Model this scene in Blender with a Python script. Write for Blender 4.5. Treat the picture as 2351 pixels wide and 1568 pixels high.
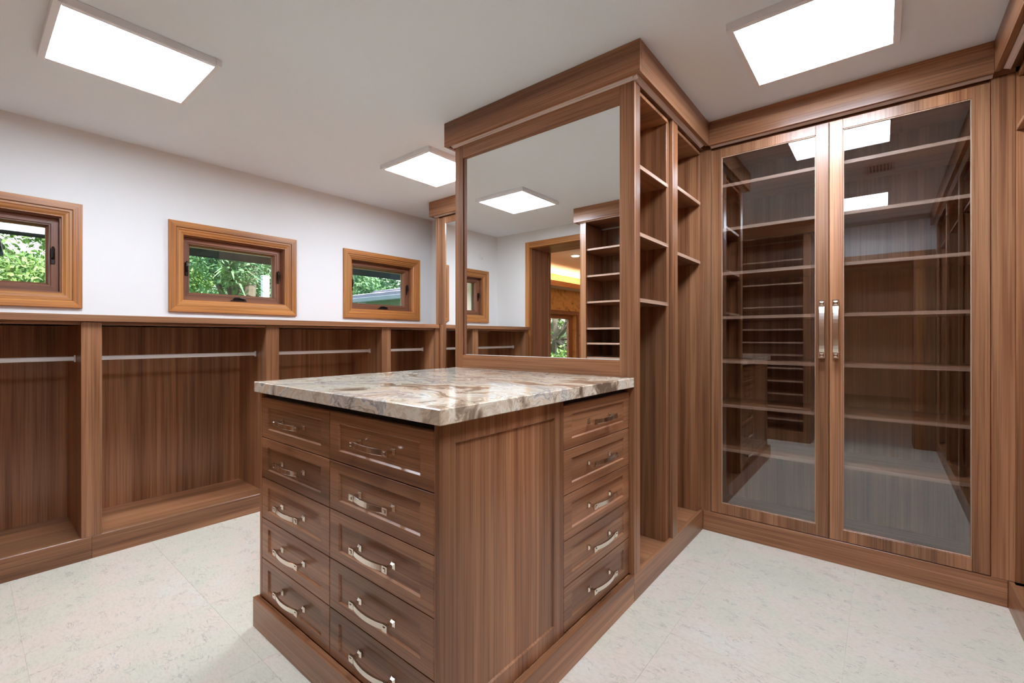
import bpy, bmesh, math, random
from mathutils import Vector, Matrix
random.seed(7)
for o in list(bpy.data.objects): bpy.data.objects.remove(o)
S = bpy.context.scene
C = S.collection

# ---------------------------------------------------------------- camera
cam = bpy.data.cameras.new('camera'); camo = bpy.data.objects.new('camera', cam); C.objects.link(camo)
F_PX = 1039.5
cam.sensor_width = 36.0; cam.lens = 36.0 * F_PX / 2351.0
cam.shift_y = -10.5 / 2351.0
cam.clip_start = 0.02
YAW = math.atan2(852.5, F_PX)
camo.location = (0, 0, 1.25)
camo.rotation_euler = (math.pi / 2, 0, YAW)
S.camera = camo

# ---------------------------------------------------------------- world, sun, exposure
SKY = 0.34
w = bpy.data.worlds.new('sky'); S.world = w; w.use_nodes = True
wn = w.node_tree.nodes; wl = w.node_tree.links
sky = wn.new('ShaderNodeTexSky'); sky.sky_type = 'NISHITA'; sky.sun_disc = False
sky.sun_elevation = math.radians(52); sky.sun_rotation = math.radians(-70); sky.dust_density = 3.0
wl.new(sky.outputs[0], wn['Background'].inputs[0]); wn['Background'].inputs[1].default_value = SKY
sun = bpy.data.lights.new('sun', 'SUN'); sun.energy = 6.0; sun.angle = math.radians(3); sun.color = (1, .95, .86)
suno = bpy.data.objects.new('sun', sun); C.objects.link(suno)
suno.rotation_euler = (math.radians(-20), math.radians(48), 0); suno.location = (3, 0, 9)
LAMP = 20.0          # radiance of the ceiling panels
vs = S.view_settings
vs.view_transform = 'Standard'; vs.look = 'None'; vs.gamma = 1.0; vs.use_curve_mapping = False
vs.exposure = 1.05
S.cycles.max_bounces = 8; S.cycles.diffuse_bounces = 4; S.cycles.glossy_bounces = 5; S.cycles.transparent_max_bounces = 10; S.cycles.adaptive_threshold = .03

# ---------------------------------------------------------------- materials
def newmat(name):
    m = bpy.data.materials.new(name); m.use_nodes = True
    nt = m.node_tree; return m, nt, nt.nodes, nt.links, nt.nodes['Principled BSDF']
def lin(r, g, b):
    f = lambda c: (c / 255 / 12.92) if c / 255 <= .04045 else ((c / 255 + .055) / 1.055) ** 2.4
    return (f(r), f(g), f(b), 1)
def plain(name, col, rough=.5, metal=0, spec=.5, bump=0, bscale=200):
    m, nt, n, l, p = newmat(name)
    p.inputs['Base Color'].default_value = col; p.inputs['Roughness'].default_value = rough
    p.inputs['Metallic'].default_value = metal; p.inputs['Specular IOR Level'].default_value = spec
    tc = n.new('ShaderNodeTexCoord'); no = n.new('ShaderNodeTexNoise'); no.inputs['Scale'].default_value = bscale; no.inputs['Detail'].default_value = 1
    l.new(tc.outputs['Object'], no.inputs['Vector'])
    mx = n.new('ShaderNodeMix'); mx.data_type = 'RGBA'; mx.blend_type = 'MULTIPLY'; mx.inputs[0].default_value = .06
    mx.inputs[6].default_value = col; l.new(no.outputs['Color'], mx.inputs[7]); l.new(mx.outputs[2], p.inputs['Base Color'])
    if bump:
        b = n.new('ShaderNodeBump'); b.inputs['Strength'].default_value = bump; b.inputs['Distance'].default_value = .001
        l.new(no.outputs['Fac'], b.inputs['Height']); l.new(b.outputs[0], p.inputs['Normal'])
    return m
def emit(name, col, s):
    m, nt, n, l, p = newmat(name)
    p.inputs['Base Color'].default_value = (.8, .8, .8, 1)
    p.inputs['Emission Color'].default_value = col; p.inputs['Emission Strength'].default_value = s
    return m
def ramp(n, stops, interp='LINEAR'):
    r = n.new('ShaderNodeValToRGB'); cr = r.color_ramp; cr.interpolation = interp
    while len(cr.elements) < len(stops): cr.elements.new(.5)
    for e, (p, c) in zip(cr.elements, stops): e.position = p; e.color = c
    return r
def wood(name, axis, dark, mid, light, rough=.30, across=21, along=.5, vary=.3, spec=.5):
    m, nt, n, l, p = newmat(name)
    tc = n.new('ShaderNodeTexCoord'); oi = n.new('ShaderNodeObjectInfo')
    off = n.new('ShaderNodeVectorMath'); off.operation = 'SCALE'; off.inputs[0].default_value = (7.3, 11.1, 5.7)
    l.new(oi.outputs['Random'], off.inputs['Scale'])
    add = n.new('ShaderNodeVectorMath'); add.operation = 'ADD'
    l.new(tc.outputs['Object'], add.inputs[0]); l.new(off.outputs[0], add.inputs[1])
    def streak(ac, al, detail, dist=0.0):
        mp = n.new('ShaderNodeMapping'); sc = [ac] * 3; sc['xyz'.index(axis)] = al
        mp.inputs['Scale'].default_value = sc; l.new(add.outputs[0], mp.inputs['Vector'])
        no = n.new('ShaderNodeTexNoise'); no.inputs['Scale'].default_value = 1; no.inputs['Detail'].default_value = detail
        no.inputs['Roughness'].default_value = .6; no.inputs['Distortion'].default_value = dist
        l.new(mp.outputs[0], no.inputs['Vector']); return no
    a = streak(across, along, 3); b = streak(across * 9, along * 4, 1); c = streak(across * .28, along * .6, 0)
    r = ramp(n, [(.28, dark), (.48, mid), (.62, light), (.78, mid)]); l.new(a.outputs['Fac'], r.inputs[0])
    r2 = ramp(n, [(.34, (.42, .38, .36, 1)), (.52, (1, 1, 1, 1))]); l.new(b.outputs['Fac'], r2.inputs[0])
    mx = n.new('ShaderNodeMix'); mx.data_type = 'RGBA'; mx.blend_type = 'MULTIPLY'; mx.inputs[0].default_value = .55
    l.new(r.outputs[0], mx.inputs[6]); l.new(r2.outputs[0], mx.inputs[7])
    r3 = ramp(n, [(.3, (1 - vary, 1 - vary, 1 - vary, 1)), (.7, (1 + vary * .4, 1 + vary * .3, 1 + vary * .25, 1))]); l.new(c.outputs['Fac'], r3.inputs[0])
    mx2 = n.new('ShaderNodeMix'); mx2.data_type = 'RGBA'; mx2.blend_type = 'MULTIPLY'; mx2.inputs[0].default_value = 1
    l.new(mx.outputs[2], mx2.inputs[6]); l.new(r3.outputs[0], mx2.inputs[7])
    l.new(mx2.outputs[2], p.inputs['Base Color'])
    p.inputs['Roughness'].default_value = rough; p.inputs['Specular IOR Level'].default_value = spec
    return m
WD, WM, WL = (.20, .078, .033, 1), (.345, .148, .066, 1), (.44, .21, .102, 1)
WAL = {a: wood('walnut_' + a, a, WD, WM, WL) for a in 'xyz'}
OAK = {a: wood('amber_wood_' + a, a, (.36, .13, .035, 1), (.52, .20, .05, 1), (.62, .27, .075, 1), rough=.4, across=22, vary=.25) for a in 'xyz'}
SASH = {a: wood('sash_wood_' + a, a, (.17, .065, .032, 1), (.27, .105, .052, 1), (.33, .135, .07, 1), rough=.42, across=22, vary=.2) for a in 'xyz'}
TRIM = {a: wood('pale_walnut_' + a, a, (.38, .22, .145, 1), (.50, .305, .205, 1), (.57, .36, .25, 1), rough=.4, vary=.15) for a in 'xyz'}
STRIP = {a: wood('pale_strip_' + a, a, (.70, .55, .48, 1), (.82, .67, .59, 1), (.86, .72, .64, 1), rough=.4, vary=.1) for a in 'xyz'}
M_wall = plain('white_wall_paint', (.82, .80, .77, 1), .75)
M_ceil = plain('white_ceiling_paint', (.88, .945, .98, 1), .85)
M_black = plain('black_gap', (.004, .004, .004, 1), .6)
M_nick = plain('polished_nickel', (.80, .74, .66, 1), .16, 1)
M_alu = plain('satin_aluminium', (.86, .85, .84, 1), .45, .35)
M_bronze = plain('dark_bronze', (.035, .024, .02, 1), .35, .6)
M_white = plain('white_metal', (.72, .72, .72, 1), .45)
M_frame = plain('lamp_frame_white', (.9, .9, .92, 1), .4)
M_lamp = emit('panel_diffuser', (.86, .985, 1.15, 1), LAMP)
M_warm = emit('warm_lamp', (1, .70, .42, 1), 150)
M_cove = emit('cove_led', (1, .72, .42, 1), 30)
M_hallceil = plain('hall_ceiling_paint', (.85, .68, .58, 1), .8)
M_hallfloor = plain('hall_floor_stone', (.45, .40, .35, 1), .35)
M_fascia = plain('dark_fascia_paint', (.035, .05, .06, 1), .6)
M_soffit = plain('cream_soffit_paint', (.5, .43, .34, 1), .8)
M_groundc = plain('lawn', (.10, .20, .05, 1), .9, bscale=30)
M_roof = plain('grey_roof_tile', (.34, .30, .36, 1), .7, bscale=15)
M_gutter = plain('grey_gutter', (.30, .33, .36, 1), .5)
M_post = plain('white_post_paint', (.75, .75, .78, 1), .7)
M_bark = plain('bark', (.16, .13, .10, 1), .9, bump=.6, bscale=25)

def mirror_mat():
    m, nt, n, l, p = newmat('mirror_silver')
    p.inputs['Base Color'].default_value = (.93, .95, .94, 1); p.inputs['Metallic'].default_value = 1; p.inputs['Roughness'].default_value = 0.0
    return m
M_mirror = mirror_mat()
def glass_mat(name, tint, refl):
    m = bpy.data.materials.new(name); m.use_nodes = True; n = m.node_tree.nodes; l = m.node_tree.links
    n.remove(n['Principled BSDF'])
    tr = n.new('ShaderNodeBsdfTransparent'); tr.inputs[0].default_value = tint
    gl = n.new('ShaderNodeBsdfGlossy'); gl.inputs['Roughness'].default_value = 0.0; gl.inputs[0].default_value = (1, 1, 1, 1)
    lw = n.new('ShaderNodeLayerWeight'); lw.inputs[0].default_value = .5
    pw = n.new('ShaderNodeMath'); pw.operation = 'POWER'; pw.inputs[1].default_value = 5; l.new(lw.outputs['Facing'], pw.inputs[0])
    mu = n.new('ShaderNodeMath'); mu.operation = 'MULTIPLY_ADD'; mu.use_clamp = True; mu.inputs[1].default_value = 1 - refl; mu.inputs[2].default_value = refl
    l.new(pw.outputs[0], mu.inputs[0])
    mx = n.new('ShaderNodeMixShader'); l.new(mu.outputs[0], mx.inputs[0]); l.new(tr.outputs[0], mx.inputs[1]); l.new(gl.outputs[0], mx.inputs[2])
    l.new(mx.outputs[0], n['Material Output'].inputs[0])
    return m
M_glass = glass_mat('cabinet_glass', (.90, .905, .91, 1), .115)
M_wglass = glass_mat('window_glass', (.95, .98, .97, 1), .03)

def floor_mat():
    m, nt, n, l, p = newmat('cream_marble')
    tc = n.new('ShaderNodeTexCoord'); oi = n.new('ShaderNodeObjectInfo')
    off = n.new('ShaderNodeVectorMath'); off.operation = 'SCALE'; off.inputs[0].default_value = (31, 17, 5); l.new(oi.outputs['Random'], off.inputs['Scale'])
    add = n.new('ShaderNodeVectorMath'); add.operation = 'ADD'; l.new(tc.outputs['Object'], add.inputs[0]); l.new(off.outputs[0], add.inputs[1])
    n1 = n.new('ShaderNodeTexNoise'); n1.inputs['Scale'].default_value = 3.2; n1.inputs['Detail'].default_value = 5; n1.inputs['Roughness'].default_value = .6
    l.new(add.outputs[0], n1.inputs['Vector'])
    r1 = ramp(n, [(.3, (.65, .61, .49, 1)), (.45, (.69, .63, .51, 1)), (.56, (.735, .62, .515, 1)), (.7, (.72, .655, .56, 1))]); l.new(n1.outputs['Fac'], r1.inputs[0])
    # thin scattered hairline veins
    mp = n.new('ShaderNodeMapping'); mp.inputs['Scale'].default_value = (1, 2.2, 1); mp.inputs['Rotation'].default_value = (0, 0, .35); l.new(add.outputs[0], mp.inputs['Vector'])
    n2 = n.new('ShaderNodeTexNoise'); n2.inputs['Scale'].default_value = 11; n2.inputs['Detail'].default_value = 6; n2.inputs['Roughness'].default_value = .66; n2.inputs['Distortion'].default_value = .8
    l.new(mp.outputs[0], n2.inputs['Vector'])
    r2 = ramp(n, [(.487, (0, 0, 0, 1)), (.5, (1, 1, 1, 1)), (.513, (0, 0, 0, 1))]); l.new(n2.outputs['Fac'], r2.inputs[0])
    n3 = n.new('ShaderNodeTexNoise'); n3.inputs['Scale'].default_value = 16; n3.inputs['Detail'].default_value = 3; l.new(add.outputs[0], n3.inputs['Vector'])
    r3 = ramp(n, [(.50, (0, 0, 0, 1)), (.60, (1, 1, 1, 1))]); l.new(n3.outputs['Fac'], r3.inputs[0])
    mu = n.new('ShaderNodeMath'); mu.operation = 'MULTIPLY'; l.new(r2.outputs[0], mu.inputs[0]); l.new(r3.outputs[0], mu.inputs[1])
    mu2 = n.new('ShaderNodeMath'); mu2.operation = 'MULTIPLY'; l.new(mu.outputs[0], mu2.inputs[0]); mu2.inputs[1].default_value = .95
    mx = n.new('ShaderNodeMix'); mx.data_type = 'RGBA'; l.new(mu2.outputs[0], mx.inputs[0]); l.new(r1.outputs[0], mx.inputs[6]); mx.inputs[7].default_value = (.33, .28, .24, 1)
    n4 = n.new('ShaderNodeTexNoise'); n4.inputs['Scale'].default_value = 55; n4.inputs['Detail'].default_value = 4; l.new(mp.outputs[0], n4.inputs['Vector'])
    r4 = ramp(n, [(.35, (.90, .90, .88, 1)), (.55, (1, 1, 1, 1))]); l.new(n4.outputs['Fac'], r4.inputs[0])
    mx2 = n.new('ShaderNodeMix'); mx2.data_type = 'RGBA'; mx2.blend_type = 'MULTIPLY'; mx2.inputs[0].default_value = .8
    l.new(mx.outputs[2], mx2.inputs[6]); l.new(r4.outputs[0], mx2.inputs[7]); l.new(mx2.outputs[2], p.inputs['Base Color'])
    p.inputs['Roughness'].default_value = .42; p.inputs['Specular IOR Level'].default_value = .35
    return m
M_tile = floor_mat()
M_grout = plain('pale_grout', (.60, .56, .46, 1), .6)

def slab_mat():
    m, nt, n, l, p = newmat('veined_quartzite')
    tc = n.new('ShaderNodeTexCoord')
    n0 = n.new('ShaderNodeTexNoise'); n0.inputs['Scale'].default_value = 1.7; n0.inputs['Detail'].default_value = 4; l.new(tc.outputs['Object'], n0.inputs['Vector'])
    sb = n.new('ShaderNodeVectorMath'); sb.operation = 'SUBTRACT'; sb.inputs[1].default_value = (.5, .5, .5); l.new(n0.outputs['Color'], sb.inputs[0])
    sc = n.new('ShaderNodeVectorMath'); sc.operation = 'SCALE'; sc.inputs['Scale'].default_value = .9; l.new(sb.outputs[0], sc.inputs[0])
    ad = n.new('ShaderNodeVectorMath'); ad.operation = 'ADD'; l.new(tc.outputs['Object'], ad.inputs[0]); l.new(sc.outputs[0], ad.inputs[1])
    mp = n.new('ShaderNodeMapping'); mp.inputs['Scale'].default_value = (.5, 3.0, 2.2); mp.inputs['Rotation'].default_value = (.35, .5, -.25); l.new(ad.outputs[0], mp.inputs['Vector'])
    n1 = n.new('ShaderNodeTexNoise'); n1.inputs['Scale'].default_value = 1.5; n1.inputs['Detail'].default_value = 8; n1.inputs['Roughness'].default_value = .62; n1.inputs['Distortion'].default_value = .5
    l.new(mp.outputs[0], n1.inputs['Vector'])
    r1 = ramp(n, [(.30, (.18, .125, .085, 1)), (.38, (.40, .29, .20, 1)), (.43, (.67, .52, .37, 1)), (.475, (.84, .755, .62, 1)), (.515, (.74, .56, .38, 1)),
                  (.55, (.86, .79, .68, 1)), (.59, (.45, .395, .35, 1)), (.63, (.78, .69, .57, 1)), (.70, (.32, .235, .165, 1))]); ctr = n.new('ShaderNodeMath'); ctr.operation = 'MULTIPLY_ADD'; ctr.inputs[1].default_value = 1.5; ctr.inputs[2].default_value = -.25; l.new(n1.outputs['Fac'], ctr.inputs[0]); l.new(ctr.outputs[0], r1.inputs[0])
    wv = n.new('ShaderNodeTexNoise'); wv.inputs['Scale'].default_value = 1.5; wv.inputs['Detail'].default_value = 4; wv.inputs['Roughness'].default_value = .6; wv.inputs['Distortion'].default_value = 1.2
    l.new(mp.outputs[0], wv.inputs['Vector'])
    r2 = ramp(n, [(.488, (0, 0, 0, 1)), (.5, (1, 1, 1, 1)), (.512, (0, 0, 0, 1))]); l.new(wv.outputs['Fac'], r2.inputs[0])
    mu = n.new('ShaderNodeMath'); mu.operation = 'MULTIPLY'; mu.inputs[1].default_value = .5; l.new(r2.outputs[0], mu.inputs[0])
    mx = n.new('ShaderNodeMix'); mx.data_type = 'RGBA'; l.new(mu.outputs[0], mx.inputs[0]); l.new(r1.outputs[0], mx.inputs[6]); mx.inputs[7].default_value = (.13, .10, .085, 1)
    l.new(mx.outputs[2], p.inputs['Base Color'])
    p.inputs['Roughness'].default_value = .07; p.inputs['Specular IOR Level'].default_value = .5
    return m
M_slab = slab_mat()

def burl_mat():
    m, nt, n, l, p = newmat('burl_veneer')
    tc = n.new('ShaderNodeTexCoord'); no = n.new('ShaderNodeTexNoise'); no.inputs['Scale'].default_value = 5; no.inputs['Detail'].default_value = 8; no.inputs['Distortion'].default_value = 1.5
    l.new(tc.outputs['Object'], no.inputs['Vector'])
    r = ramp(n, [(.3, (.10, .035, .01, 1)), (.4, (.50, .24, .07, 1)), (.6, (.62, .33, .11, 1)), (.75, (.45, .2, .06, 1))]); l.new(no.outputs['Fac'], r.inputs[0])
    l.new(r.outputs[0], p.inputs['Base Color']); p.inputs['Roughness'].default_value = .35
    return m
M_burl = burl_mat()
def leaf_mat(name, a, b):
    m, nt, n, l, p = newmat(name)
    tc = n.new('ShaderNodeTexCoord'); no = n.new('ShaderNodeTexNoise'); no.inputs['Scale'].default_value = 2.3; no.inputs['Detail'].default_value = 4
    l.new(tc.outputs['Object'], no.inputs['Vector'])
    r = ramp(n, [(.35, a), (.65, b)]); l.new(no.outputs['Fac'], r.inputs[0]); l.new(r.outputs[0], p.inputs['Base Color'])
    p.inputs['Roughness'].default_value = .55
    return m
M_leaf = leaf_mat('leaf_green', (.09, .20, .05, 1), (.30, .46, .13, 1))
M_leaf2 = leaf_mat('leaf_deep_green', (.07, .17, .08, 1), (.22, .40, .16, 1))

# ---------------------------------------------------------------- mesh helpers
def link(name, me, mat, parent=None, loc=(0, 0, 0)):
    o = bpy.data.objects.new(name, me); C.objects.link(o)
    if mat is not None and len(me.materials) == 0: me.materials.append(mat)
    pl = Vector((0, 0, 0)); q = parent
    while q is not None: pl += q.location; q = q.parent
    o.parent = parent; o.location = Vector(loc) - pl
    return o
def mesh_of(bm, name):
    me = bpy.data.meshes.new(name); bm.normal_update(); bm.to_mesh(me); bm.free(); return me
def add_box(bm, x0, x1, y0, y1, z0, z1):
    r = bmesh.ops.create_cube(bm, size=1)['verts']
    for v in r:
        v.co.x = x0 if v.co.x < 0 else x1; v.co.y = y0 if v.co.y < 0 else y1; v.co.z = z0 if v.co.z < 0 else z1
    return r
def box(name, x0, x1, y0, y1, z0, z1, mat, parent=None, bev=.0012):
    cx, cy, cz = (x0 + x1) / 2, (y0 + y1) / 2, (z0 + z1) / 2
    bm = bmesh.new(); add_box(bm, x0 - cx, x1 - cx, y0 - cy, y1 - cy, z0 - cz, z1 - cz)
    if bev: bmesh.ops.bevel(bm, geom=bm.edges[:], offset=bev, segments=1, affect='EDGES')
    return link(name, mesh_of(bm, name), mat, parent, (cx, cy, cz))
def boxes(name, lst, mat, parent=None, bev=0):
    bm = bmesh.new()
    c = Vector((lst[0][0], lst[0][2], lst[0][4]))
    for b in lst: add_box(bm, b[0] - c.x, b[1] - c.x, b[2] - c.y, b[3] - c.y, b[4] - c.z, b[5] - c.z)
    if bev: bmesh.ops.bevel(bm, geom=bm.edges[:], offset=bev, segments=1, affect='EDGES')
    return link(name, mesh_of(bm, name), mat, parent, c)
def poly(name, verts, faces, mat, parent=None, smooth=False):
    c = sum((Vector(v) for v in verts), Vector()) / len(verts)
    me = bpy.data.meshes.new(name); me.from_pydata([Vector(v) - c for v in verts], [], faces); me.validate()
    bm = bmesh.new(); bm.from_mesh(me); bmesh.ops.recalc_face_normals(bm, faces=bm.faces[:]); bm.to_mesh(me); bm.free()
    if smooth: me.polygons.foreach_set('use_smooth', [True] * len(me.polygons))
    return link(name, me, mat, parent, c)
def prism(name, prof, a0, a1, axis, mat, parent=None):
    """extrude a profile of (p, q) along an axis; axis x: (y,z), y: (x,z), z: (x,y)"""
    n = len(prof)
    def P(pq, a): return {'x': (a, pq[0], pq[1]), 'y': (pq[0], a, pq[1]), 'z': (pq[0], pq[1], a)}[axis]
    v = [P(p, a0) for p in prof] + [P(p, a1) for p in prof]
    f = [tuple(range(n)), tuple(range(n, 2 * n))] + [(i, (i + 1) % n, n + (i + 1) % n, n + i) for i in range(n)]
    return poly(name, v, f, mat, parent)
def thing(name, label, cat, loc=(0, 0, 0), group=None):
    o = bpy.data.objects.new(name, None); C.objects.link(o); o.location = loc; o.empty_display_size = .1
    o['label'] = label; o['category'] = cat
    if group: o['group'] = group
    return o
def tag(o, label=None, cat=None, group=None, kind=None):
    if label: o['label'] = label
    if cat: o['category'] = cat
    if group: o['group'] = group
    if kind: o['kind'] = kind
    return o
def struct(o, label=None):
    o['kind'] = 'structure'
    if label: o['label'] = label
    return o
def sempty(name, loc, label=None):
    o = bpy.data.objects.new(name, None); C.objects.link(o); o.location = loc
    return struct(o, label)

# frames: (origin, u, v, n) -> world
def frame_panel(name, org, u, v, nrm, w, h, t, m, mv, d, b, mat, parent):
    """front slab w x h x t with a recessed field inset by m (sides) and mv (top, bottom), depth d, slope width b"""
    u, v, nrm, org = map(Vector, (u, v, nrm, org)); e = .0012
    ring = lambda i, j, n_: [org + u * a + v * c + nrm * n_ for a, c in ((i, j), (w - i, j), (w - i, h - j), (i, h - j))]
    V = ring(0, 0, 0) + ring(0, 0, t - e) + ring(e, e, t) + ring(m, mv, t) + ring(m + b, mv + b, t - d)
    Fc = [(3, 2, 1, 0)]
    for k in range(4):
        for i in range(4): j = (i + 1) % 4; Fc.append((k * 4 + i, k * 4 + j, k * 4 + 4 + j, k * 4 + 4 + i))
    Fc.append((16, 17, 18, 19))
    return poly(name, V, Fc, mat, parent)
def pull(name, org, u, v, nrm, L, H, mat, parent):
    """bow pull centred on org: curved flat bar between two square end blocks on flared posts"""
    u, v, nrm, org = map(Vector, (u, v, nrm, org)); bm = bmesh.new()
    W = lambda a, b, c: org + u * a + v * b + nrm * c
    def hexa(pts):
        vs_ = [bm.verts.new(W(*p)) for p in pts]
        for f in ((0, 1, 2, 3), (7, 6, 5, 4), (0, 4, 5, 1), (1, 5, 6, 2), (2, 6, 7, 3), (3, 7, 4, 0)): bm.faces.new([vs_[i] for i in f])
    def blk(a0, a1, b0, b1, c0, c1, s=1.0, s2=1.0):
        ca, cb = (a0 + a1) / 2, (b0 + b1) / 2
        q = lambda a, b, k: (ca + (a - ca) * k, cb + (b - cb) * k)
        lo = [q(a, b, s) + (c0,) for a, b in ((a0, b0), (a1, b0), (a1, b1), (a0, b1))]
        hi = [q(a, b, s2) + (c1,) for a, b in ((a0, b0), (a1, b0), (a1, b1), (a0, b1))]
        hexa(lo + hi)
    hs = H / 2; pc = L / 2 - H * .62; nb = .026 + H * .15
    for s in (-1, 1):
        a0, a1 = sorted((s * (pc - H * .42), s * (pc + H * .42)))
        blk(a0, a1, -hs * .95, hs * .95, 0, .004, 1.05, 1.05)          # rosette
        blk(a0, a1, -hs * .8, hs * .8, .004, .011, 1, .62)              # flare
        blk(a0, a1, -hs * .8, hs * .8, .011, nb - .006, .62, .62)       # neck
        blk(a0, a1, -hs * .8, hs * .8, nb - .006, nb, .62, 1.1)
        e0, e1 = sorted((s * (L / 2 - H * 1.15), s * L / 2))
        blk(e0, e1, -hs, hs, nb, nb + .007)                             # square end block
        f0, f1 = sorted((s * (L / 2 - H * .9), s * (L / 2 - H * .25)))
        blk(f0, f1, -hs * .6, hs * .6, nb + .007, nb + .009, 1, .55)    # raised boss
    N = 14; A = L / 2 - H * 1.1; prev = None
    for i in range(N + 1):
        t = -1 + 2 * i / N; a = A * t; c = nb + .0055 + .010 * (L / .2) ** .5 * (1 - t * t)
        cur = [bm.verts.new(W(a, b, cc)) for b, cc in ((-hs * .92, c - .005), (hs * .92, c - .005), (hs * .92, c - .001), (hs * .8, c), (-hs * .8, c), (-hs * .92, c - .001))]
        if prev:
            for k in range(6): bm.faces.new([prev[k], prev[(k + 1) % 6], cur[(k + 1) % 6], cur[k]])
        prev = cur
    bmesh.ops.recalc_face_normals(bm, faces=bm.faces[:])
    c = org.copy()
    for vv in bm.verts: vv.co -= c
    return link(name, mesh_of(bm, name), mat, parent, c)
def tube(bm, pts, rad, seg=8):
    """tube through points with per-point radius"""
    prev = None
    for i, p in enumerate(pts):
        p = Vector(p); d = (Vector(pts[min(i + 1, len(pts) - 1)]) - Vector(pts[max(i - 1, 0)])).normalized()
        a = d.orthogonal().normalized(); b = d.cross(a)
        if prev and (a.dot(prev[1]) < 0): a = -a; b = -b
        r = rad[i] if isinstance(rad, (list, tuple)) else rad
        ring = [bm.verts.new(p + (a * math.cos(2 * math.pi * k / seg) + b * math.sin(2 * math.pi * k / seg)) * r) for k in range(seg)]
        if prev:
            for k in range(seg): bm.faces.new([prev[0][k], prev[0][(k + 1) % seg], ring[(k + 1) % seg], ring[k]])
        else: bm.faces.new(ring[::-1])
        prev = (ring, a)
    bm.faces.new(prev[0])

# ---------------------------------------------------------------- room dimensions
ZC = 2.614                       # ceiling
XW, XE = -4.095, 0.97            # left wall, right wall
YS, YN = -0.617, 3.514           # wall behind the camera, far wall
PZ = .126                        # plinth height
XT = -0.907                      # side face of island plinth and mirror tower
YT = 2.014                       # front of mirror tower
YG = 3.064                       # front of the far cabinets
XL = -3.4535                     # front of the left wall units
XR = 0.445                       # front of the right wall unit
CRZ = 2.464                      # crown underside

# ---------------------------------------------------------------- floor, ceiling, walls
fl = struct(box('floor', XW - .2, XE + .2, YS, YN + .2, -.05, -.0012, M_grout, bev=0), 'cream marble floor of large square tiles')
T = .58; g = .0004
bm = bmesh.new(); add_box(bm, -T / 2 + g, T / 2 - g, -T / 2 + g, T / 2 - g, -.0011, 0)
bmesh.ops.bevel(bm, geom=[e for e in bm.edges if all(v.co.z > -.001 for v in e.verts)], offset=.0004, segments=1, affect='EDGES')
tile_me = mesh_of(bm, 'tile')
for i in range(-7, 3):
    for j in range(-2, 7):
        x, y = -.116 + T * (i - .5), .161 + T * (j - .5)
        if XW - .3 < x < XE + .3 and YS + .2 < y < YN + .2: link('tile', tile_me, M_tile, fl, (x, y, 0))
struct(box('ceiling', XW - .2, XE + .2, YS - .1, YN + .2, ZC, ZC + .12, M_ceil, bev=0))

WC = [0.041, 1.4475, 2.850]      # window centres on the left wall
WH, WZ0, WZ1 = .376, 1.532, 2.026
seg = []; y = YS - .5
for c in WC:
    seg.append((XW - .22, XW, y, c - WH, 0, ZC)); seg.append((XW - .22, XW, c - WH, c + WH, 0, WZ0)); seg.append((XW - .22, XW, c - WH, c + WH, WZ1, ZC)); y = c + WH
seg.append((XW - .22, XW, y, YN + .2, 0, ZC))
struct(boxes('wall_left', seg, M_wall))
struct(box('wall_back', XW, XE + .2, YN, YN + .2, 0, ZC, M_wall, bev=0))
struct(box('wall_right', XE, XE + .2, YS - .5, YN, 0, ZC, M_wall, bev=0))
D1 = (-3.53, -2.62, 2.41); D2 = (-.56, .28, 2.15); YH = -1.05
struct(boxes('wall_front', [(XW, D1[0], YH, YS, 0, ZC), (D1[0], D1[1], YH, YS, D1[2], ZC), (D1[1], D2[0], YH, YS, 0, ZC), (D2[0], D2[1], YH, YS, D2[2], ZC), (D2[1], XE, YH, YS, 0, ZC)], M_wall))

def doorway(name, d, label):
    x0, x1, z1 = d; r = sempty(name, (x0, YS, 0), label)
    for y0, y1 in ((YS, YS + .022), (YH - .022, YH)):
        box('casing', x0 - .06, x0, y0, y1, 0, z1 + .06, OAK['z'], r); box('casing', x1, x1 + .06, y0, y1, 0, z1 + .06, OAK['z'], r)
        box('casing', x0, x1, y0, y1, z1, z1 + .06, OAK['x'], r)
    for y0, y1, t in ((YS, YS + .012, .014), ):
        box('casing_bead', x0, x0 + t, y0 - .02, y1 + .016, 0, z1, OAK['z'], r); box('casing_bead', x0 + t, x1, y0 - .02, y1 + .016, z1 - t, z1, OAK['x'], r)
    box('jamb', x0, x0 + .018, YH, YS - .02, 0, z1, SASH['z'], r); box('jamb', x1 - .018, x1, YH, YS, 0, z1, SASH['z'], r)
    box('head_jamb', x0 + .018, x1 - .018, YH, YS - .02, z1 - .018, z1, SASH['x'], r)
    box('door_stop', x0 + .018, x0 + .03, YH, YH + .05, 0, z1 - .018, WAL['z'], r)
    return r
doorway('door_1', D1, 'amber wood cased doorway behind the camera, seen in the tower mirror')
d2 = doorway('door_2', D2, 'wood cased doorway right behind the camera, seen in the cabinet glass')
box('casing_panel', D2[1] + .0605, XR - .001, YS, YS + .018, 0, 2.21, WAL['z'], d2)

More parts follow.
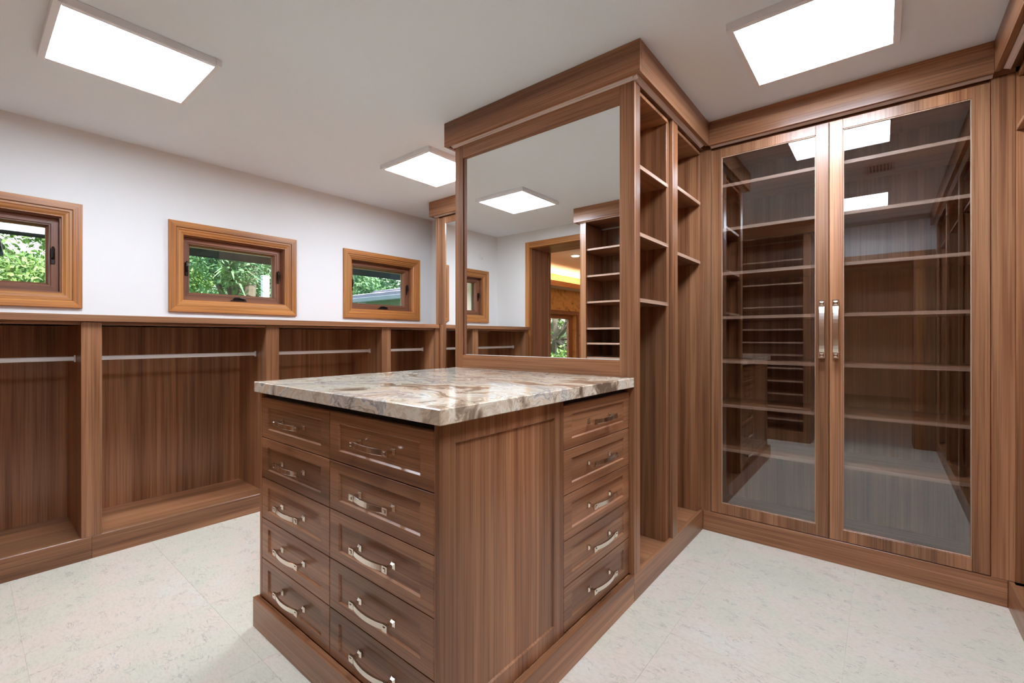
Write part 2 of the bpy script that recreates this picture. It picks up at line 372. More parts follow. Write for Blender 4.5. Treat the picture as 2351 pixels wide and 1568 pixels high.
# ---------------------------------------------------------------- windows
def mitred(name, p, y0, y1, z0, z1, mat, parent):
    """picture-frame moulding on the left wall from a profile of (inset, x); four mitred boards"""
    n = len(p)
    cs = lambda i: [(y0 + i, z0 + i), (y1 - i, z0 + i), (y1 - i, z1 - i), (y0 + i, z1 - i)]
    for k in range(4):
        a = [(x,) + cs(i)[k] for i, x in p]; b = [(x,) + cs(i)[(k + 1) % 4] for i, x in p]
        f = [tuple(range(n)), tuple(range(n, 2 * n))] + [(i, (i + 1) % n, n + (i + 1) % n, n + i) for i in range(n)]
        poly(name, a + b, f, mat['y' if k % 2 == 0 else 'z'], parent)
WLAB = ['small wood-framed awning window on the left, cut by the frame edge', 'small wood-framed awning window, the middle one above the hanging units', 'small wood-framed awning window showing a tiled roof outside']
for k, c in enumerate(WC):
    r = sempty('window_%d' % (k + 1), (XW, c, WZ0), WLAB[k])
    y0, y1, z0, z1 = c - .471, c + .471, 1.438, 2.12
    mitred('casing', [(0, XW), (0, XW + .020), (.003, XW + .024), (.043, XW + .024), (.046, XW + .020), (.046, XW)], y0, y1, z0, z1, OAK, r)
    mitred('inner_moulding', [(.0475, XW - .02), (.0475, XW + .016), (.060, XW + .016), (.064, XW + .012), (.078, XW + .010), (.090, XW + .002), (.0955, XW + .002), (.0955, XW - .02)], y0, y1, z0, z1, OAK, r)
    a0, a1, b0, b1 = c - .3755, c + .3755, 1.438 + .0955, 2.12 - .0955
    mitred('jamb', [(0, XW - .2), (0, XW - .02), (.008, XW - .02), (.008, XW - .2)], a0, a1, b0, b1, SASH, r)
    mitred('sash', [(.010, XW - .125), (.010, XW - .062), (.043, XW - .062), (.046, XW - .070), (.052, XW - .070), (.055, XW - .085), (.0655, XW - .100), (.0655, XW - .125)], a0, a1, b0, b1, SASH, r)
    box('pane', XW - .115, XW - .110, a0 + .06, a1 - .06, b0 + .06, b1 - .06, M_wglass, r, 0)
    for s in (-1, 1):      # side latches
        yy = c + s * .340; bm = bmesh.new(); xx = XW - .062
        add_box(bm, 0, .006, -.011, .011, -.055, .05)
        bmesh.ops.bevel(bm, geom=bm.edges[:], offset=.003, segments=2, affect='EDGES')
        tube(bm, [(.008, 0, -.02), (.02, 0, -.01), (.026, 0, .02), (.024, 0, .045), (.012, 0, .055)], [.006, .007, .0085, .0085, .006])
        link('latch', mesh_of(bm, 'latch'), M_bronze, r, (xx, yy, 1.775))
    bm = bmesh.new(); add_box(bm, 0, .03, -.06, .06, 0, .010); add_box(bm, .004, .026, -.035, .045, .010, .022)
    bmesh.ops.bevel(bm, geom=bm.edges[:], offset=.004, segments=2, affect='EDGES')
    tube(bm, [(.016, -.045, .012), (.024, -.03, .028), (.028, 0, .030), (.028, .03, .024), (.026, .05, .018)], [.006, .008, .0085, .008, .006])
    link('crank', mesh_of(bm, 'crank'), M_bronze, r, (XW - .058, c + .02, WZ0 + .009))

# ---------------------------------------------------------------- crown and shelf helpers
def crown_run(par, pts, z0=CRZ, z1=ZC - .001):
    """pts: list of (kind, ...) runs given as boxes; each run a fascia plus a pale strip under it"""
    for ax, a0, a1, face, s, s0, s1 in pts:
        # face: coordinate of cabinet face, s: outward sign, s0/s1 mitre extensions at ends
        P = .05
        f0, f1 = sorted((face + s * P, face + s * (P - .02)))
        if ax == 'x':
            box('crown', a0 - s0 * P, a1 + s1 * P, f0, f1, z0, z1, WAL['x'], par)
            box('crown_soffit', a0 - s0 * .03, a1 + s1 * .03, *sorted((face + s * (P - .02), face + s * .0)), z0 + .008, z0 + .02, WAL['x'], par, 0)
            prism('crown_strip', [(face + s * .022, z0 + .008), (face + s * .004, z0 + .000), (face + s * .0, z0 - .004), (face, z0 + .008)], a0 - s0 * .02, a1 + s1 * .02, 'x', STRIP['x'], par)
        else:
            box('crown', f0, f1, a0 - s0 * (P - .0205), a1 + s1 * (P - .0205), z0, z1, WAL['y'], par)
            box('crown_soffit', *sorted((face + s * (P - .02), face + s * .0)), a0 - s0 * .03, a1 + s1 * .03, z0 + .008, z0 + .02, WAL['y'], par, 0)
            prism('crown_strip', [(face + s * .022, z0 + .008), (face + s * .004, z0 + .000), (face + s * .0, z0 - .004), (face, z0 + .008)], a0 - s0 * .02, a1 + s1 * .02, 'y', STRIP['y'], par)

# ---------------------------------------------------------------- left wall hanging units
STILES = [(-.488, -.415), (.428, .515), (1.407, 1.496), (2.384, 2.479), (3.0, 3.06)]
BLAB = ['open walnut hanging unit under the leftmost window, cut by the frame', 'widest open walnut hanging unit under the middle window',
        'open walnut hanging unit behind the island corner, partly hidden', 'short open walnut hanging unit beside the far mirrored cabinet']
XBK = -3.955
for k in range(4):
    s0, s1 = STILES[k], STILES[k + 1]
    r = thing('hanging_cabinet', BLAB[k], 'cabinet', (XL, (s0[1] + s1[0]) / 2, 0), 'open hanging units along the window wall')
    ya, yb = s0[1], s1[0]; m0 = (s0[0] + s0[1]) / 2 if k else s0[0]; m1 = (s1[0] + s1[1]) / 2 if k < 3 else s1[1]
    e = .0003
    box('plinth', XL - .02, XL, m0 + e, m1 - e, 0, PZ - .002, WAL['y'], r)
    box('bottom_panel', XBK, XL - .001, ya - .012, yb + .012, PZ - .02, PZ, WAL['y'], r)
    nb = 2
    for q in range(nb):
        w_ = (yb - ya + .02) / nb
        box('back_panel', XBK - .018, XBK, ya - .01 + q * w_, ya - .01 + (q + 1) * w_, PZ, 1.318, WAL['z'], r, .0008)
    box('side_panel', XBK, XL - .02, ya - .018, ya, PZ, 1.318, WAL['z'], r); box('side_panel', XBK, XL - .02, yb, yb + .018, PZ, 1.318, WAL['z'], r)
    if k == 0: box('stile', XL - .02, XL, s0[0], s0[1], PZ, 1.335, WAL['z'], r); box('end_panel', XW, XL - .02, s0[0], s0[0] + .02, 0, 1.335, WAL['z'], r)
    box('stile', XL - .02, XL, s1[0], s1[1] if k < 3 else 3.062, PZ, 1.335, OAK['z'] if False else WAL['z'], r)
    box('top_rail', XL - .04, XL - .012, ya, yb, 1.318, 1.336, WAL['y'], r)
    # flat oval rod with end flanges
    zr, xr = 1.124, -3.64
    prism('hanging_rod', [(xr - .0075, zr - .008), (xr - .0075, zr + .008), (xr - .004, zr + .0125), (xr + .004, zr + .0125), (xr + .0075, zr + .008), (xr + .0075, zr - .008), (xr + .004, zr - .0125), (xr - .004, zr - .0125)], ya + .001, yb - .001, 'y', M_alu, r)
    rod = [c for c in r.children if c.name.startswith('hanging_rod')][0]
    for yy0, yy1 in ((ya, ya + .008), (yb - .008, yb)): box('flange', xr - .012, xr + .012, yy0, yy1, zr - .02, zr + .02, M_alu, rod, .002)
cp = box('wall_ledge', XW + .0005, XL + .0205, -.5, 3.04, 1.337, 1.375, WAL['y'], None, .0015)
tag(cp, 'long walnut ledge capping the hanging units below the windows', 'ledge')
tag(box('corner_ledge', XW + .0005, -3.515, 3.0405, YN - .001, 1.337, 1.375, WAL['y'], None), 'short end of walnut ledge tucked beside the far mirrored cabinet', 'ledge')

# ---------------------------------------------------------------- island
isl = thing('island_cabinet', 'walnut island chest of drawers with nickel pulls under stone top', 'cabinet', (-1.507, 1.41, 0))
IX0, IX1, IY0 = -2.093, -.932, .826
box('plinth', IX0 - .016, XT, .804, .824, 0, PZ, WAL['x'], isl); box('plinth', XT - .022, XT, .8245, YT - .001, 0, PZ, WAL['y'], isl)
box('plinth', IX0 - .016, IX0 + .006, .8245, YT - .001, 0, PZ, WAL['y'], isl)
box('plinth_ledge', IX0 - .014, XT - .022, .8245, YT - .002, PZ - .02, PZ - .001, WAL['x'], isl)
box('carcass', IX0 + .02, IX1 - .022, IY0 + .022, YT - .004, PZ, .998, M_black, isl, 0)
box('end_panel', IX0, IX0 + .02, IY0, YT - .002, PZ, 1.0125, WAL['z'], isl)
box('corner_stile', IX1 - .021, IX1 - .0185, IY0, IY0 + .03, PZ, 1.0125, WAL['z'], isl, .0005)
frame_panel('end_panel', (IX1 - .018, IY0, PZ), (0, 1, 0), (0, 0, 1), (1, 0, 0), 1.4425 - IY0, 1.0125 - PZ, .018, .060, .060, .006, .0045, WAL['z'], isl)
ZL = [.990, .820, .648, .474, .301, .130]
for ci, (u0, u1) in enumerate(((-2.0715, -1.510), (-1.508, -.9545))):
    for q in range(5):
        z1, z0 = ZL[q] - .0015, ZL[q + 1] + .0015
        d = frame_panel('drawer', (u0 + .001, IY0 + .020, z0), (1, 0, 0), (0, 0, 1), (0, -1, 0), u1 - u0 - .002, z1 - z0, .020, .058, .036, .006, .0045, WAL['x'], isl)
        pull('pull', ((u0 + u1) / 2, IY0 + .005, (z0 + z1) / 2), (1, 0, 0), (0, 0, 1), (0, -1, 0), .205, .021, M_nick, d)
for q in range(5):
    z1, z0 = ZL[q] - .0015, ZL[q + 1] + .0015
    d = frame_panel('drawer', (IX1 - .020, 1.445, z0), (0, 1, 0), (0, 0, 1), (1, 0, 0), 2.0125 - 1.446, z1 - z0, .020, .057, .036, .006, .0045, WAL['y'], isl)
    pull('pull', (IX1 - .005, 1.728, (z0 + z1) / 2), (0, 1, 0), (0, 0, 1), (1, 0, 0), .205, .021, M_nick, d)
ct = box('countertop', -2.103, XT, .806, YT - .0015, 1.0128, 1.0575, M_slab, None, .0025)
tag(ct, 'polished cream and grey veined stone countertop on the island', 'countertop')

# ---------------------------------------------------------------- mirror tower
TX0 = -2.122
tw = thing('mirror_tower', 'tall walnut peninsula with framed mirror front and open side shelves', 'cabinet', (-1.51, 2.54, 0))
TF = .02
box('mirror_stile', -.982, XT, YT, YT + TF, PZ, CRZ, WAL['z'], tw)
box('mirror_stile', TX0, -2.054, YT, YT + TF, PZ, CRZ, WAL['z'], tw)
box('mirror_rail', -2.054, -.982, YT, YT + TF, 2.376, CRZ, WAL['x'], tw); box('mirror_rail', -2.054, -.982, YT, YT + TF, .98, 1.138, WAL['x'], tw)
box('mirror_edge_strip', -2.0535, -2.030, YT + .010, YT + TF, 1.138, 2.376, SASH['z'], tw, 0)  # dark strip painted in as the recess reveal reflected at the mirror's edge
mr = box('mirror', -2.03, -.982, YT + .012, YT + .018, 1.139, 2.3755, M_mirror, tw, 0); mr['label'] = 'large silvered mirror pane'
box('mirror_edge_strip', -2.03, -.982, YT + .004, YT + .012, 1.136, 1.1405, M_alu, tw, 0)
box('back_board', TX0 + .018, XT - .02, YT + TF, YT + TF + .016, 0, CRZ, WAL['z'], tw, 0)
box('side_panel', TX0, TX0 + .018, YT + TF, YG, 0, CRZ, WAL['z'], tw)
DEP = .58
box('back_panel', XT - DEP - .018, XT - DEP, YT + .036, YG - .001, PZ - .0115, CRZ, WAL['z'], tw, 0)
box('plinth', XT - .02, XT, YT, YG - .0005, 0, PZ, WAL['y'], tw)
box('side_stile', XT - .02, XT, YT + TF + .0005, 2.081, PZ, CRZ, WAL['z'], tw)
box('side_stile', XT - .02, XT, 2.517, 2.597, PZ, CRZ, WAL['z'], tw)
box('divider', XT - DEP, XT - .0205, 2.476, 2.517, PZ - .0115, CRZ, WAL['z'], tw); box('divider', XT - DEP, XT - .0205, 2.58, 2.597, PZ - .0115, CRZ, WAL['z'], tw)
box('divider', XT - DEP, XT - .0205, 2.052, 2.070, PZ - .0115, CRZ, WAL['z'], tw)
box('divider', XT - DEP, XT - .0205, 3.045, YG - .0008, PZ - .0115, CRZ, WAL['z'], tw)
for (ya, yb), zs in (((2.070, 2.476), (2.081, 1.752, 1.430)), ((2.597, 3.045), (2.113, 1.732))):
    for z in zs:
        sf = box('shelf', XT - DEP, XT - .012, ya + .0005, yb - .0005, z - .0095, z + .0095, WAL['y'], tw); box('edge_band', XT - .0119, XT - .0105, ya + .0007, yb - .0007, z - .0093, z + .0093, TRIM['y'], sf, 0)
    box('bottom_panel', XT - DEP - .017, XT - .0205, ya - .018, yb + .018, PZ - .03, PZ - .012, WAL['x'], tw)
    box('top_panel', XT - DEP, XT - .012, ya, yb, 2.43, 2.448, WAL['x'], tw)
    # rows of shelf-pin holes
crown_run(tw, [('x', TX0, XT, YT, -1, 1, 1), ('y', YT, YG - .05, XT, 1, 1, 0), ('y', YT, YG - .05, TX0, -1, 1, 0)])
box('crown_top', TX0, XT, YT, YG - .001, CRZ + .0005, ZC - .001, WAL['x'], tw, 0)

# ---------------------------------------------------------------- glass-door cabinet
gc = thing('glass_cabinet', 'tall walnut display cabinet with two glass doors and seven shelves', 'cabinet', (-.22, YG, 0))
GX0, GX1, GYB = XT + .0005, .469, YN - .01
box('plinth', GX0, XR - .0005, YG, YG + .02, 0, PZ, WAL['x'], gc)
box('stile', XT - .024, -.858, YG, YG + .02, PZ + .0005, CRZ, WAL['z'], gc); box('stile', .391, GX1, YG, YG + .02, PZ + .0005, CRZ, WAL['z'], gc)
box('side_panel', -.872, -.852, YG + .0205, GYB, PZ, CRZ, WAL['z'], gc); box('side_panel', .385, .405, YG + .0205, GYB, PZ, CRZ, WAL['z'], gc)
box('back_panel', -.852, .385, GYB - .016, GYB, PZ, CRZ, WAL['z'], gc, 0)
box('bottom_panel', -.852, .385, YG + .021, GYB - .016, PZ - .018, PZ, WAL['x'], gc); box('top_panel', -.852, .385, YG + .021, GYB - .016, 2.445, 2.463, WAL['x'], gc)
for i in range(7):
    zf = 2.203 - .2771 * i; z = 1.25 + (zf - 1.25) * (YG + .045) / YG
    sf = box('shelf', -.8515, .3845, YG + .045, GYB - .017, z - .0095, z + .0095, WAL['x'], gc); box('edge_band', -.8513, .3843, YG + .0435, YG + .0449, z - .0093, z + .0093, TRIM['x'], sf, 0)
for (x0, x1, hx) in ((-.8555, -.2345, -.264), (-.2315, .3885, -.201)):
    z0, z1, fw = .1305, 2.4435, .0605
    dr = box('door', x0, x0 + fw, YG - .0005, YG + .0195, z0, z1, WAL['z'], gc)
    box('door_stile', x1 - fw, x1, YG - .0005, YG + .0195, z0, z1, WAL['z'], dr)
    box('door_rail', x0 + fw, x1 - fw, YG - .0005, YG + .0195, z0, z0 + .064, WAL['z'], dr); box('door_rail', x0 + fw, x1 - fw, YG - .0005, YG + .0195, z1 - .054, z1, WAL['z'], dr)
    for bx in ((x0 + fw, x0 + fw + .005, z0 + .064, z1 - .054), (x1 - fw - .005, x1 - fw, z0 + .064, z1 - .054), (x0 + fw, x1 - fw, z0 + .064, z0 + .069), (x0 + fw, x1 - fw, z1 - .059, z1 - .054)):
        box('glazing_bead', bx[0], bx[1], YG + .003, YG + .012, bx[2], bx[3], TRIM['z'], dr, .001)
    box('pane', x0 + fw, x1 - fw, YG + .010, YG + .014, z0 + .062, z1 - .052, M_glass, dr, 0)
    pull('pull', (hx, YG - .0005, 1.292), (0, 0, 1), (1, 0, 0), (0, -1, 0), .322, .031, M_nick, dr)
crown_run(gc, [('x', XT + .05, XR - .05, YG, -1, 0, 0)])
box('crown_top', XT + .001, GX1, YG + .0005, GYB, CRZ + .0005, ZC - .001, WAL['x'], gc, 0)

# ---------------------------------------------------------------- far mirrored cabinet
fc = thing('mirrored_cabinet', 'tall walnut cabinet with mirrored door in the far corner', 'cabinet', (-2.8, YG, 0))
FX0, FX1 = -3.51, TX0 - .0005
box('side_panel', FX0, FX0 + .02, YG + .0205, YN - .002, 0, CRZ, WAL['z'], fc)
box('plinth', FX0 + .06, FX1, YG, YG + .02, 0, PZ, WAL['x'], fc)
box('stile', FX0, FX0 + .04, YG, YG + .02, 1.376, CRZ, WAL['z'], fc); box('stile', XL + .001, FX0 + .100, YG, YG + .02, PZ, 1.376, WAL['z'], fc)
xs = [FX0 + .041, -2.79, FX1 - .03]
for i in range(2):
    x0, x1 = xs[i] + .0015, xs[i + 1] - .0015
    z0 = PZ + .004
    if i == 0: x0 = FX0 + .042
    dr = box('door', max(x0, x0), x0 + .094, YG - .0005, YG + .0195, 1.378 if i == 0 else z0, 2.4435, WAL['z'], fc)
    if i == 0: box('door_stile', FX0 + .1015, x0 + .094, YG - .0005, YG + .0195, z0, 1.3775, WAL['z'], dr)
    box('door_stile', x1 - .06, x1, YG - .0005, YG + .0195, z0, 2.4435, WAL['z'], dr)
    box('door_rail', x0 + .094, x1 - .06, YG - .0005, YG + .0195, z0, z0 + .064, WAL['x'], dr); box('door_rail', x0 + .094, x1 - .06, YG - .0005, YG + .0195, 2.385, 2.4435, WAL['z'], dr)
    p = box('mirror', x0 + .094, x1 - .06, YG + .008, YG + .013, z0 + .062, 2.387, M_mirror, dr, 0)
box('stile', FX1 - .029, FX1, YG, YG + .02, PZ, CRZ, WAL['z'], fc)
box('body', FX0 + .0205, FX1, YG + .0215, YN - .002, 0.002, CRZ, WAL['z'], fc, 0)
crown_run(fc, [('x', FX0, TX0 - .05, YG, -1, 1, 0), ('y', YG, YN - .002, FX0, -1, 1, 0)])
box('crown_top', FX0, FX1, YG + .0005, YN - .002, CRZ + .0205, ZC - .001, WAL['x'], fc, 0)

# ---------------------------------------------------------------- right wall open wardrobe
rw = thing('open_wardrobe', 'tall open walnut wardrobe along the right edge of the picture', 'cabinet', (.7, 1.2, 0))
RY0 = -.55
box('plinth', XR, XR + .02, RY0, YG - .0005, 0, PZ, WAL['y'], rw)
box('bottom_panel', XR + .0205, XE - .02, RY0, YG - .0005, PZ - .03, PZ - .010, WAL['y'], rw)
box('back_panel', XE - .018, XE - .002, RY0, YG + .018, PZ - .01, CRZ, WAL['z'], rw, 0)
box('far_panel', GX1 + .0005, XE - .019, YG + .001, YG + .019, PZ, CRZ, WAL['z'], rw)
box('top_panel', XR + .03, XE - .019, RY0, YG, 2.44, 2.462, WAL['y'], rw)
ys = [RY0, .38, 1.28, 2.18]
for y in ys: box('stile', XR, XR + .02, y, y + .075, PZ, CRZ, WAL['z'], rw); box('divider', XR + .0205, XE - .019, y + .028, y + .047, PZ, 2.44, WAL['z'], rw)
for a, b in zip(ys, ys[1:] + [YG - .047]):
    box('shelf', XR + .025, XE - .019, a + .0475, b + .0275 if b in ys else YG, 2.194, 2.213, WAL['y'], rw)
    prism('hanging_rod', [(.69 + .012 * math.cos(t * math.pi / 4), 2.06 + .012 * math.sin(t * math.pi / 4)) for t in range(8)], a + .048, b + .027 if b in ys else YG, 'y', M_alu, rw)
crown_run(rw, [('y', RY0, YG - .05, XR, -1, 0, 0)])
box('crown_top', XR + .0005, XE - .002, RY0, YG - .0005, CRZ + .021, ZC - .001, WAL['y'], rw, 0)
box('end_panel', XR + .0205, XE - .002, RY0 - .02, RY0 - .0005, 0, CRZ, WAL['z'], rw)

# ---------------------------------------------------------------- shoe shelves behind the camera (seen in the mirror and glass)
sh = thing('shoe_cabinet', 'tall walnut shoe shelf unit reflected in the tower mirror', 'cabinet', (-1.57, -.37, 0))
SX0, SX1, SY1, SY0 = -2.50, -.655, -.14, YS + .002
box('plinth', SX0, SX1, SY1 - .02, SY1, 0, PZ, WAL['x'], sh)
box('back_panel', SX0 + .018, SX1 - .018, SY0, SY0 + .016, PZ, CRZ, WAL['z'], sh, 0)
for x0, x1 in ((SX0, SX0 + .018), (SX1 - .018, SX1)): box('side_panel', x0, x1, SY0, SY1 - .0205, 0, CRZ, WAL['z'], sh)
for x0, x1 in ((SX0, SX0 + .07), (-1.615, -1.54), (SX1 - .075, SX1)): box('stile', x0, x1, SY1 - .02, SY1, PZ, CRZ, WAL['z'], sh)
box('divider', -1.587, -1.568, SY0 + .017, SY1 - .0205, PZ, CRZ, WAL['z'], sh)
for xa, xb in ((SX0 + .0185, -1.5875), (-1.5675, SX1 - .0185)):
    for z in (2.172, 1.891, 1.615, 1.338, 1.18, 1.031, .872, .715, .560, .405, .252):
        sf = box('shelf', xa, xb, SY0 + .0165, SY1 - .022, z - .0095, z + .0095, WAL['x'], sh); box('edge_band', xa + .0002, xb - .0002, SY1 - .0219, SY1 - .0205, z - .0093, z + .0093, TRIM['x'], sf, 0)
    box('bottom_panel', xa, xb, SY0 + .0165, SY1 - .022, PZ - .02, PZ, WAL['x'], sh)
crown_run(sh, [('x', SX0, SX1, SY1, 1, 1, 1), ('y', SY0, SY1, SX0, -1, 0, 1), ('y', SY0, SY1, SX1, 1, 0, 1)])
box('crown_top', SX0, SX1, SY0, SY1 - .0005, CRZ + .021, ZC - .001, WAL['x'], sh, 0)

# ---------------------------------------------------------------- ceiling lights and vent
def panel(x, y, label):
    r = thing('ceiling_light', label, 'ceiling light', (x, y, ZC), 'square ceiling light panels')
    h = .295; zb = ZC - .034
    for a in ((x - h, x + h, y - h, y - h + .026), (x - h, x + h, y + h - .026, y + h), (x - h, x - h + .026, y - h + .0265, y + h - .0265), (x + h - .026, x + h, y - h + .0265, y + h - .0265)):
        box('frame', *a, zb, ZC - .0005, M_frame, r, .001)
    box('diffuser', x - h + .0265, x + h - .0265, y - h + .0265, y + h - .0265, zb + .003, zb + .008, M_lamp, r, 0)
panel(-2.820, .527, 'square ceiling light panel at upper left, nearest the window wall')
panel(-2.797, 2.412, 'square ceiling light panel partly hidden behind the mirror tower')
panel(-.236, 2.412, 'square ceiling light panel at upper right above the glass cabinet')
panel(-.236, .470, 'square ceiling light panel overhead, seen only in the cabinet glass')
vt = thing('ceiling_vent', 'small white slotted ceiling vent, seen in the cabinet glass', 'vent', (-.024, 1.45, ZC))
for a in ((-.12, .072, 1.325, 1.345), (-.12, .072, 1.555, 1.575), (-.12, -.1, 1.3455, 1.5545), (.052, .072, 1.3455, 1.5545)): box('frame', *a, ZC - .008, ZC - .0005, M_white, vt)
for i in range(7): box('slat', -.096 + i * .022, -.086 + i * .022, 1.346, 1.554, ZC - .007, ZC - .001, M_white, vt, 0)
box('duct', -.0995, .0515, 1.346, 1.554, ZC - .0009, ZC - .0003, M_black, vt, 0)
sn = thing('wall_sensor', 'small white sensor plate high on the window wall, seen in the mirror', 'sensor', (XW, -.30, 2.33))
box('plate', XW + .0005, XW + .008, -.34, -.27, 2.27, 2.35, M_wall, sn, .003); box('button', XW + .0125, XW + .016, -.32, -.29, 2.28, 2.30, M_white, sn)

# ---------------------------------------------------------------- hall behind the doorways
HX0, HX1, HY0, HZ = -5.0, 2.2, -6.2, 2.49
struct(box('floor', HX0, HX1, HY0, YS - .0005, -.05, -.004, M_hallfloor, bev=0), 'stone hall floor beyond the doorways')
struct(box('ceiling', HX0 - .2, HX1 + .2, HY0 - .2, YH, HZ, HZ + .1, M_hallceil, bev=0))
HW = (-4.18, -2.85, .30, 1.71)
struct(boxes('wall_hall_left', [(HX0 - .2, HX0, HY0, HW[0], 0, 3), (HX0 - .2, HX0, HW[0], HW[1], 0, HW[2]), (HX0 - .2, HX0, HW[0], HW[1], HW[3], 3), (HX0 - .2, HX0, HW[1], YH + .2, 0, 3)], M_burl), 'burl veneer hall wall seen in the tower mirror')
struct(box('wall_hall_back', HX0, HX1, HY0 - .2, HY0, 0, 3, M_hallceil, bev=0)); struct(box('wall_hall_right', HX1, HX1 + .2, HY0, YH, 0, 3, M_hallceil, bev=0))
struct(boxes('wall_hall_front', [(HX0, XW - .221, YH, YH + .2, 0, 3), (XE + .2, HX1, YH, YH + .2, 0, 3), (XW - .22, XE + .2, YH, YH + .1, ZC + .121, 3)], M_hallceil))
wo = sempty('window_4', (HX0, HW[0], HW[2]), 'tall wood-framed hall window with garden behind, seen in the mirror')
for a in ((HW[0] - .07, HW[1] + .07, HW[3], HW[3] + .07, 'y'), (HW[0] - .07, HW[1] + .07, HW[2] - .07, HW[2], 'y'), (HW[0] - .07, HW[0], HW[2], HW[3], 'z'), (HW[1], HW[1] + .07, HW[2], HW[3], 'z')):
    box('casing', HX0 + .0005, HX0 + .03, a[0], a[1], a[2], a[3], SASH[a[4]], wo)
for a in ((HW[0], HW[1], HW[3] - .09, HW[3], 'y'), (HW[0], HW[1], HW[2], HW[2] + .09, 'y'), (HW[0], HW[0] + .15, HW[2] + .09, HW[3] - .09, 'z'), (HW[1] - .15, HW[1], HW[2] + .09, HW[3] - .09, 'z')):
    box('sash', HX0 - .14, HX0 - .09, a[0], a[1], a[2], a[3], SASH[a[4]], wo)
box('pane', HX0 - .12, HX0 - .115, HW[0] + .15, HW[1] - .15, HW[2] + .09, HW[3] - .09, M_wglass, wo, 0)
cv = thing('cove_soffit', 'wood-edged lighting cove along the hall wall, glowing warm', 'cove', (HX0, -3.5, 2.2))
box('soffit', HX0 + .001, -4.725, HY0 + .01, YH - .03, 2.205, 2.22, M_soffit, cv, 0); box('fascia', -4.724, -4.70, HY0 + .01, YH - .03, 2.205, 2.30, OAK['y'], cv)
box('light_strip', HX0 + .10, HX0 + .16, HY0 + .1, YH - .1, 2.221, 2.232, M_cove, cv, 0)
for i, (x, y) in enumerate(((-3.63, -1.90), (-3.6, -3.9), (-1.2, -3.0), (.4, -3.0))):
    d = thing('downlight', ['round recessed hall downlight nearest the doorway', 'round recessed hall downlight deeper along the burl wall', 'round recessed hall downlight in the middle of the hall', 'round recessed hall downlight straight behind the camera'][i], 'downlight', (x, y, HZ))
    prism('trim_ring', [(x + .075 * math.cos(t * math.pi / 10), y + .075 * math.sin(t * math.pi / 10)) for t in range(20)], HZ - .006, HZ - .0005, 'z', M_white, d)
    prism('bulb', [(x + .055 * math.cos(t * math.pi / 10), y + .055 * math.sin(t * math.pi / 10)) for t in range(20)], HZ - .011, HZ - .0065, 'z', M_warm, d)

# ---------------------------------------------------------------- outside the windows
struct(box('ground', -45, -4.35, -25, 30, -.6, -.3, M_groundc, bev=0)); pass
ev = sempty('trim_1', (-4.4, 1.5, 2.0), 'roof eave outside the windows')
box('fascia', -5.02, -5.0, -.8, 9, 2.01, 2.085, M_fascia, ev, 0)
poly('soffit', [(-5.0, -.8, 2.085), (-5.0, 9, 2.085), (-4.32, 9, 2.5), (-4.32, -.8, 2.5), (-5.0, -.8, 2.11), (-5.0, 9, 2.11), (-4.32, 9, 2.56), (-4.32, -.8, 2.56)], [(0, 1, 2, 3), (4, 7, 6, 5), (0, 4, 5, 1), (1, 5, 6, 2), (2, 6, 7, 3), (3, 7, 4, 0)], M_soffit, ev)
struct(box('roof', -5.1, 3, -1.0, 4.2, 2.76, 2.82, M_roof, bev=0))
dp = thing('downpipe', 'dark curved rain pipe outside the leftmost window', 'pipe', (-4.9, .1, 1.9))
bm = bmesh.new(); tube(bm, [(-4.96, -.02, 2.08), (-4.96, .16, 1.95), (-4.94, .17, 1.86), (-4.8, .05, 1.78), (-4.5, -.15, 1.70), (-4.42, -.2, 1.6), (-4.42, -.2, -.29)], .035, 10)
for v in bm.verts: v.co -= Vector((-4.9, .1, 1.9))
link('pipe', mesh_of(bm, 'pipe'), M_fascia, dp, (-4.9, .1, 1.9))
nr = thing('neighbour_house', 'neighbouring house with stepped grey tile roof outside a window', 'house', (-9, 8.5, -.3))
Y0, Z0 = 6.5, 2.24
box('wall', -13, -3.5, Y0 + .5, 13, -.299, Z0 - .05, M_gutter, nr, 0)
box('gutter', -10.95, -4, Y0 - .1, Y0, Z0 - .11, Z0, M_gutter, nr, .01); box('soffit', -10.9, -4, Y0 + .001, Y0 + .499, Z0 - .07, Z0 - .045, M_gutter, nr, 0)
for i in range(10):
    x0 = -10.9 + .62 * i; y0 = Y0 - .06 + .36 * i; z = Z0 + .105 * i
    n = int((-4 - x0) / .42)
    bm = bmesh.new()
    for k in range(n):
        xa = x0 + k * .42; dz = random.uniform(0, .012)
        vv = add_box(bm, xa, xa + .415, y0, y0 + .44, 0, .075)
        for v in vv: v.co.z += z + dz + (v.co.y - y0) * .20
    ob_c = Vector((x0, y0, z))
    for v in bm.verts: v.co -= ob_c
    o = link('tile_course', mesh_of(bm, 'tile_course'), M_roof, nr, ob_c)
    o['kind'] = 'stuff'
pst = thing('garden_post', 'white square garden post outside the middle window', 'post', (-10.6, 4.4, -.3))
box('post', -10.66, -10.54, 4.22, 4.36, -.299, 2.58, M_post, pst, .005); box('post_cap', -10.67, -10.53, 4.21, 4.37, 2.5805, 2.61, M_post, pst, .01)

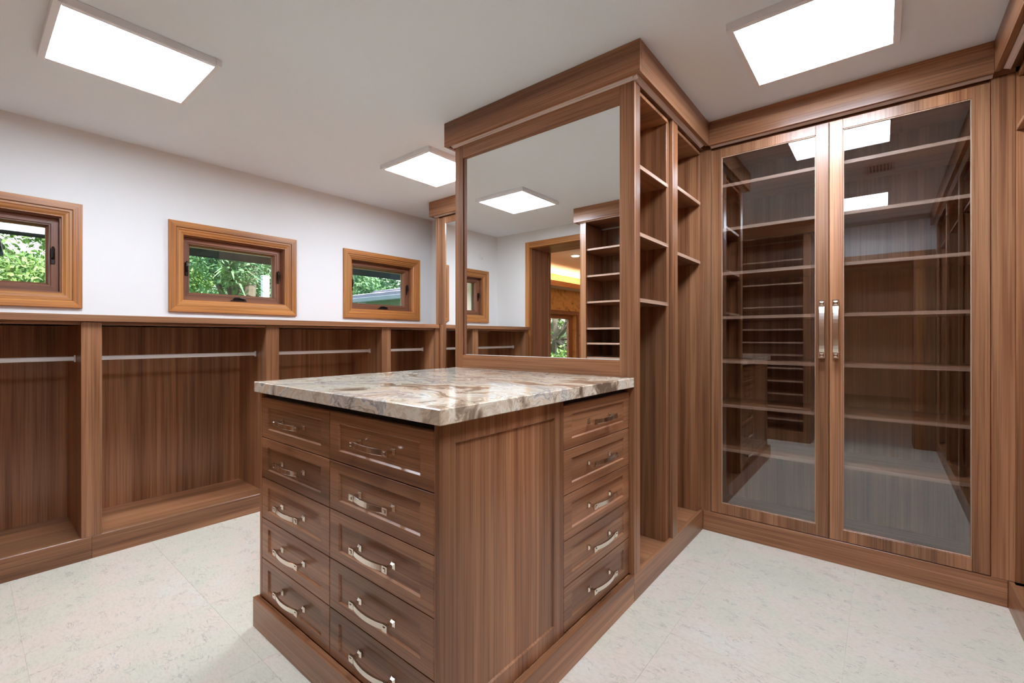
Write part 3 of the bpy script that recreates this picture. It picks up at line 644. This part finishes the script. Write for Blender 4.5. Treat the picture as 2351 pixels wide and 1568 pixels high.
def leafball(bm, c, r, n, size, flat=1.0):
    for _ in range(n):
        while True:
            p = Vector((random.uniform(-1, 1), random.uniform(-1, 1), random.uniform(-1, 1)))
            if .25 < p.length < 1: break
        p = Vector((p.x * r, p.y * r, p.z * r * flat)) + c
        nrm = Vector((random.gauss(0, 1), random.gauss(0, 1), random.gauss(.5, 1))).normalized(); a = nrm.orthogonal().normalized()
        ang = random.uniform(0, 6.28); a = a * math.cos(ang) + nrm.cross(a) * math.sin(ang); b = nrm.cross(a); s = size * random.uniform(.6, 1.3)
        vs_ = [bm.verts.new(p + a * s), bm.verts.new(p + b * s * .45 + nrm * s * .12), bm.verts.new(p - a * s), bm.verts.new(p - b * s * .45 + nrm * s * .12)]
        bm.faces.new(vs_)
def tree(label, base, top, tr, blobs, mat, leaf, spikes=()):
    r = thing('tree', label, 'tree', base, 'garden trees outside the windows')
    base = Vector(base); top = Vector(top)
    bm = bmesh.new(); mid = (base + top) / 2 + Vector((.15, .1, 0))
    tube(bm, [base - base, mid - base, top - base], [tr, tr * .8, tr * .5], 10)
    link('trunk', mesh_of(bm, 'trunk'), M_bark, r, base)
    for c, rad, n in blobs:
        bm = bmesh.new(); tube(bm, [mid - base, (mid * .4 + Vector(c) * .6) - base + Vector((0, 0, -.15)), Vector(c) - base], [tr * .4, tr * .3, tr * .1], 6)
        link('branch', mesh_of(bm, 'branch'), M_bark, r, base)
    bm = bmesh.new()
    for c, rad, n in blobs: leafball(bm, Vector(c) - base, rad, n, leaf, .75)
    for c, L in spikes:      # strap-leaf rosettes
        c = Vector(c) - base
        for _ in range(46):
            d = Vector((random.gauss(0, 1), random.gauss(0, 1), random.uniform(-.5, 1.1))).normalized(); sd = d.cross(Vector((0, 0, 1))).normalized() * .018
            p0 = c; p1 = c + d * L * .55 + Vector((0, 0, .05)); p2 = c + d * L - Vector((0, 0, .22 * L))
            v = [bm.verts.new(q) for q in (p0 - sd, p0 + sd, p1 + sd, p1 - sd)]; bm.faces.new(v)
            w_ = bm.verts.new(p2); bm.faces.new([v[3], v[2], w_])
    o = link('foliage', mesh_of(bm, 'foliage'), mat, r, base); o['kind'] = 'stuff'
def blobset(cx, cy, cz, sx, sy, sz, k, rad, n): return [((cx + random.uniform(-sx, sx), cy + random.uniform(-sy, sy), cz + random.uniform(-sz, sz)), rad * random.uniform(.7, 1.2), n) for _ in range(k)]
tree('bright green leafy tree seen through the leftmost window', (-9.8, .9, -.3), (-9.6, 1.0, 2.6), .14, blobset(-9.6, .4, 1.9, .8, .7, 1.2, 14, .65, 2200), M_leaf, .042)
tree('grey trunked tree with strap-leaf tufts behind the middle window', (-8.2, 2.55, -.3), (-8.6, 3.3, 2.9), .15, blobset(-8.5, 2.6, 2.6, .4, .4, .3, 4, .45, 900), M_leaf2, .04,
     [((-8.1, 2.75, 2.15), .75), ((-8.3, 2.85, 1.75), .6), ((-8.0, 2.35, 1.7), .6), ((-8.6, 2.9, 2.6), .7)])
tree('dense green tree standing behind the neighbouring roof', (-18, 12.5, -.3), (-18, 12.5, 3.5), .2, blobset(-18, 13, 3.4, 2.2, 3.0, 1.6, 16, 1.3, 1500), M_leaf2, .085)
tree('broad green tree far back between the garden trees', (-19, 2.5, -.3), (-19, 2.5, 3.2), .22, blobset(-19, 2.0, 2.4, 1.2, 3.6, 2.4, 30, 1.5, 1300), M_leaf, .09)
tree('leafy garden tree outside the hall window', (-9.5, -10.0, -.3), (-9.5, -10, 2.6), .16, blobset(-9.3, -9.8, 1.5, 3.2, 1.6, 1.5, 18, 1.1, 1200), M_leaf, .08)
tree('rounded green tree behind the white garden post', (-15.5, 6.0, -.3), (-15.5, 6.0, 2.6), .16, blobset(-15.5, 6.1, 2.3, .5, 1.0, 1.5, 10, .8, 1500), M_leaf2, .06)
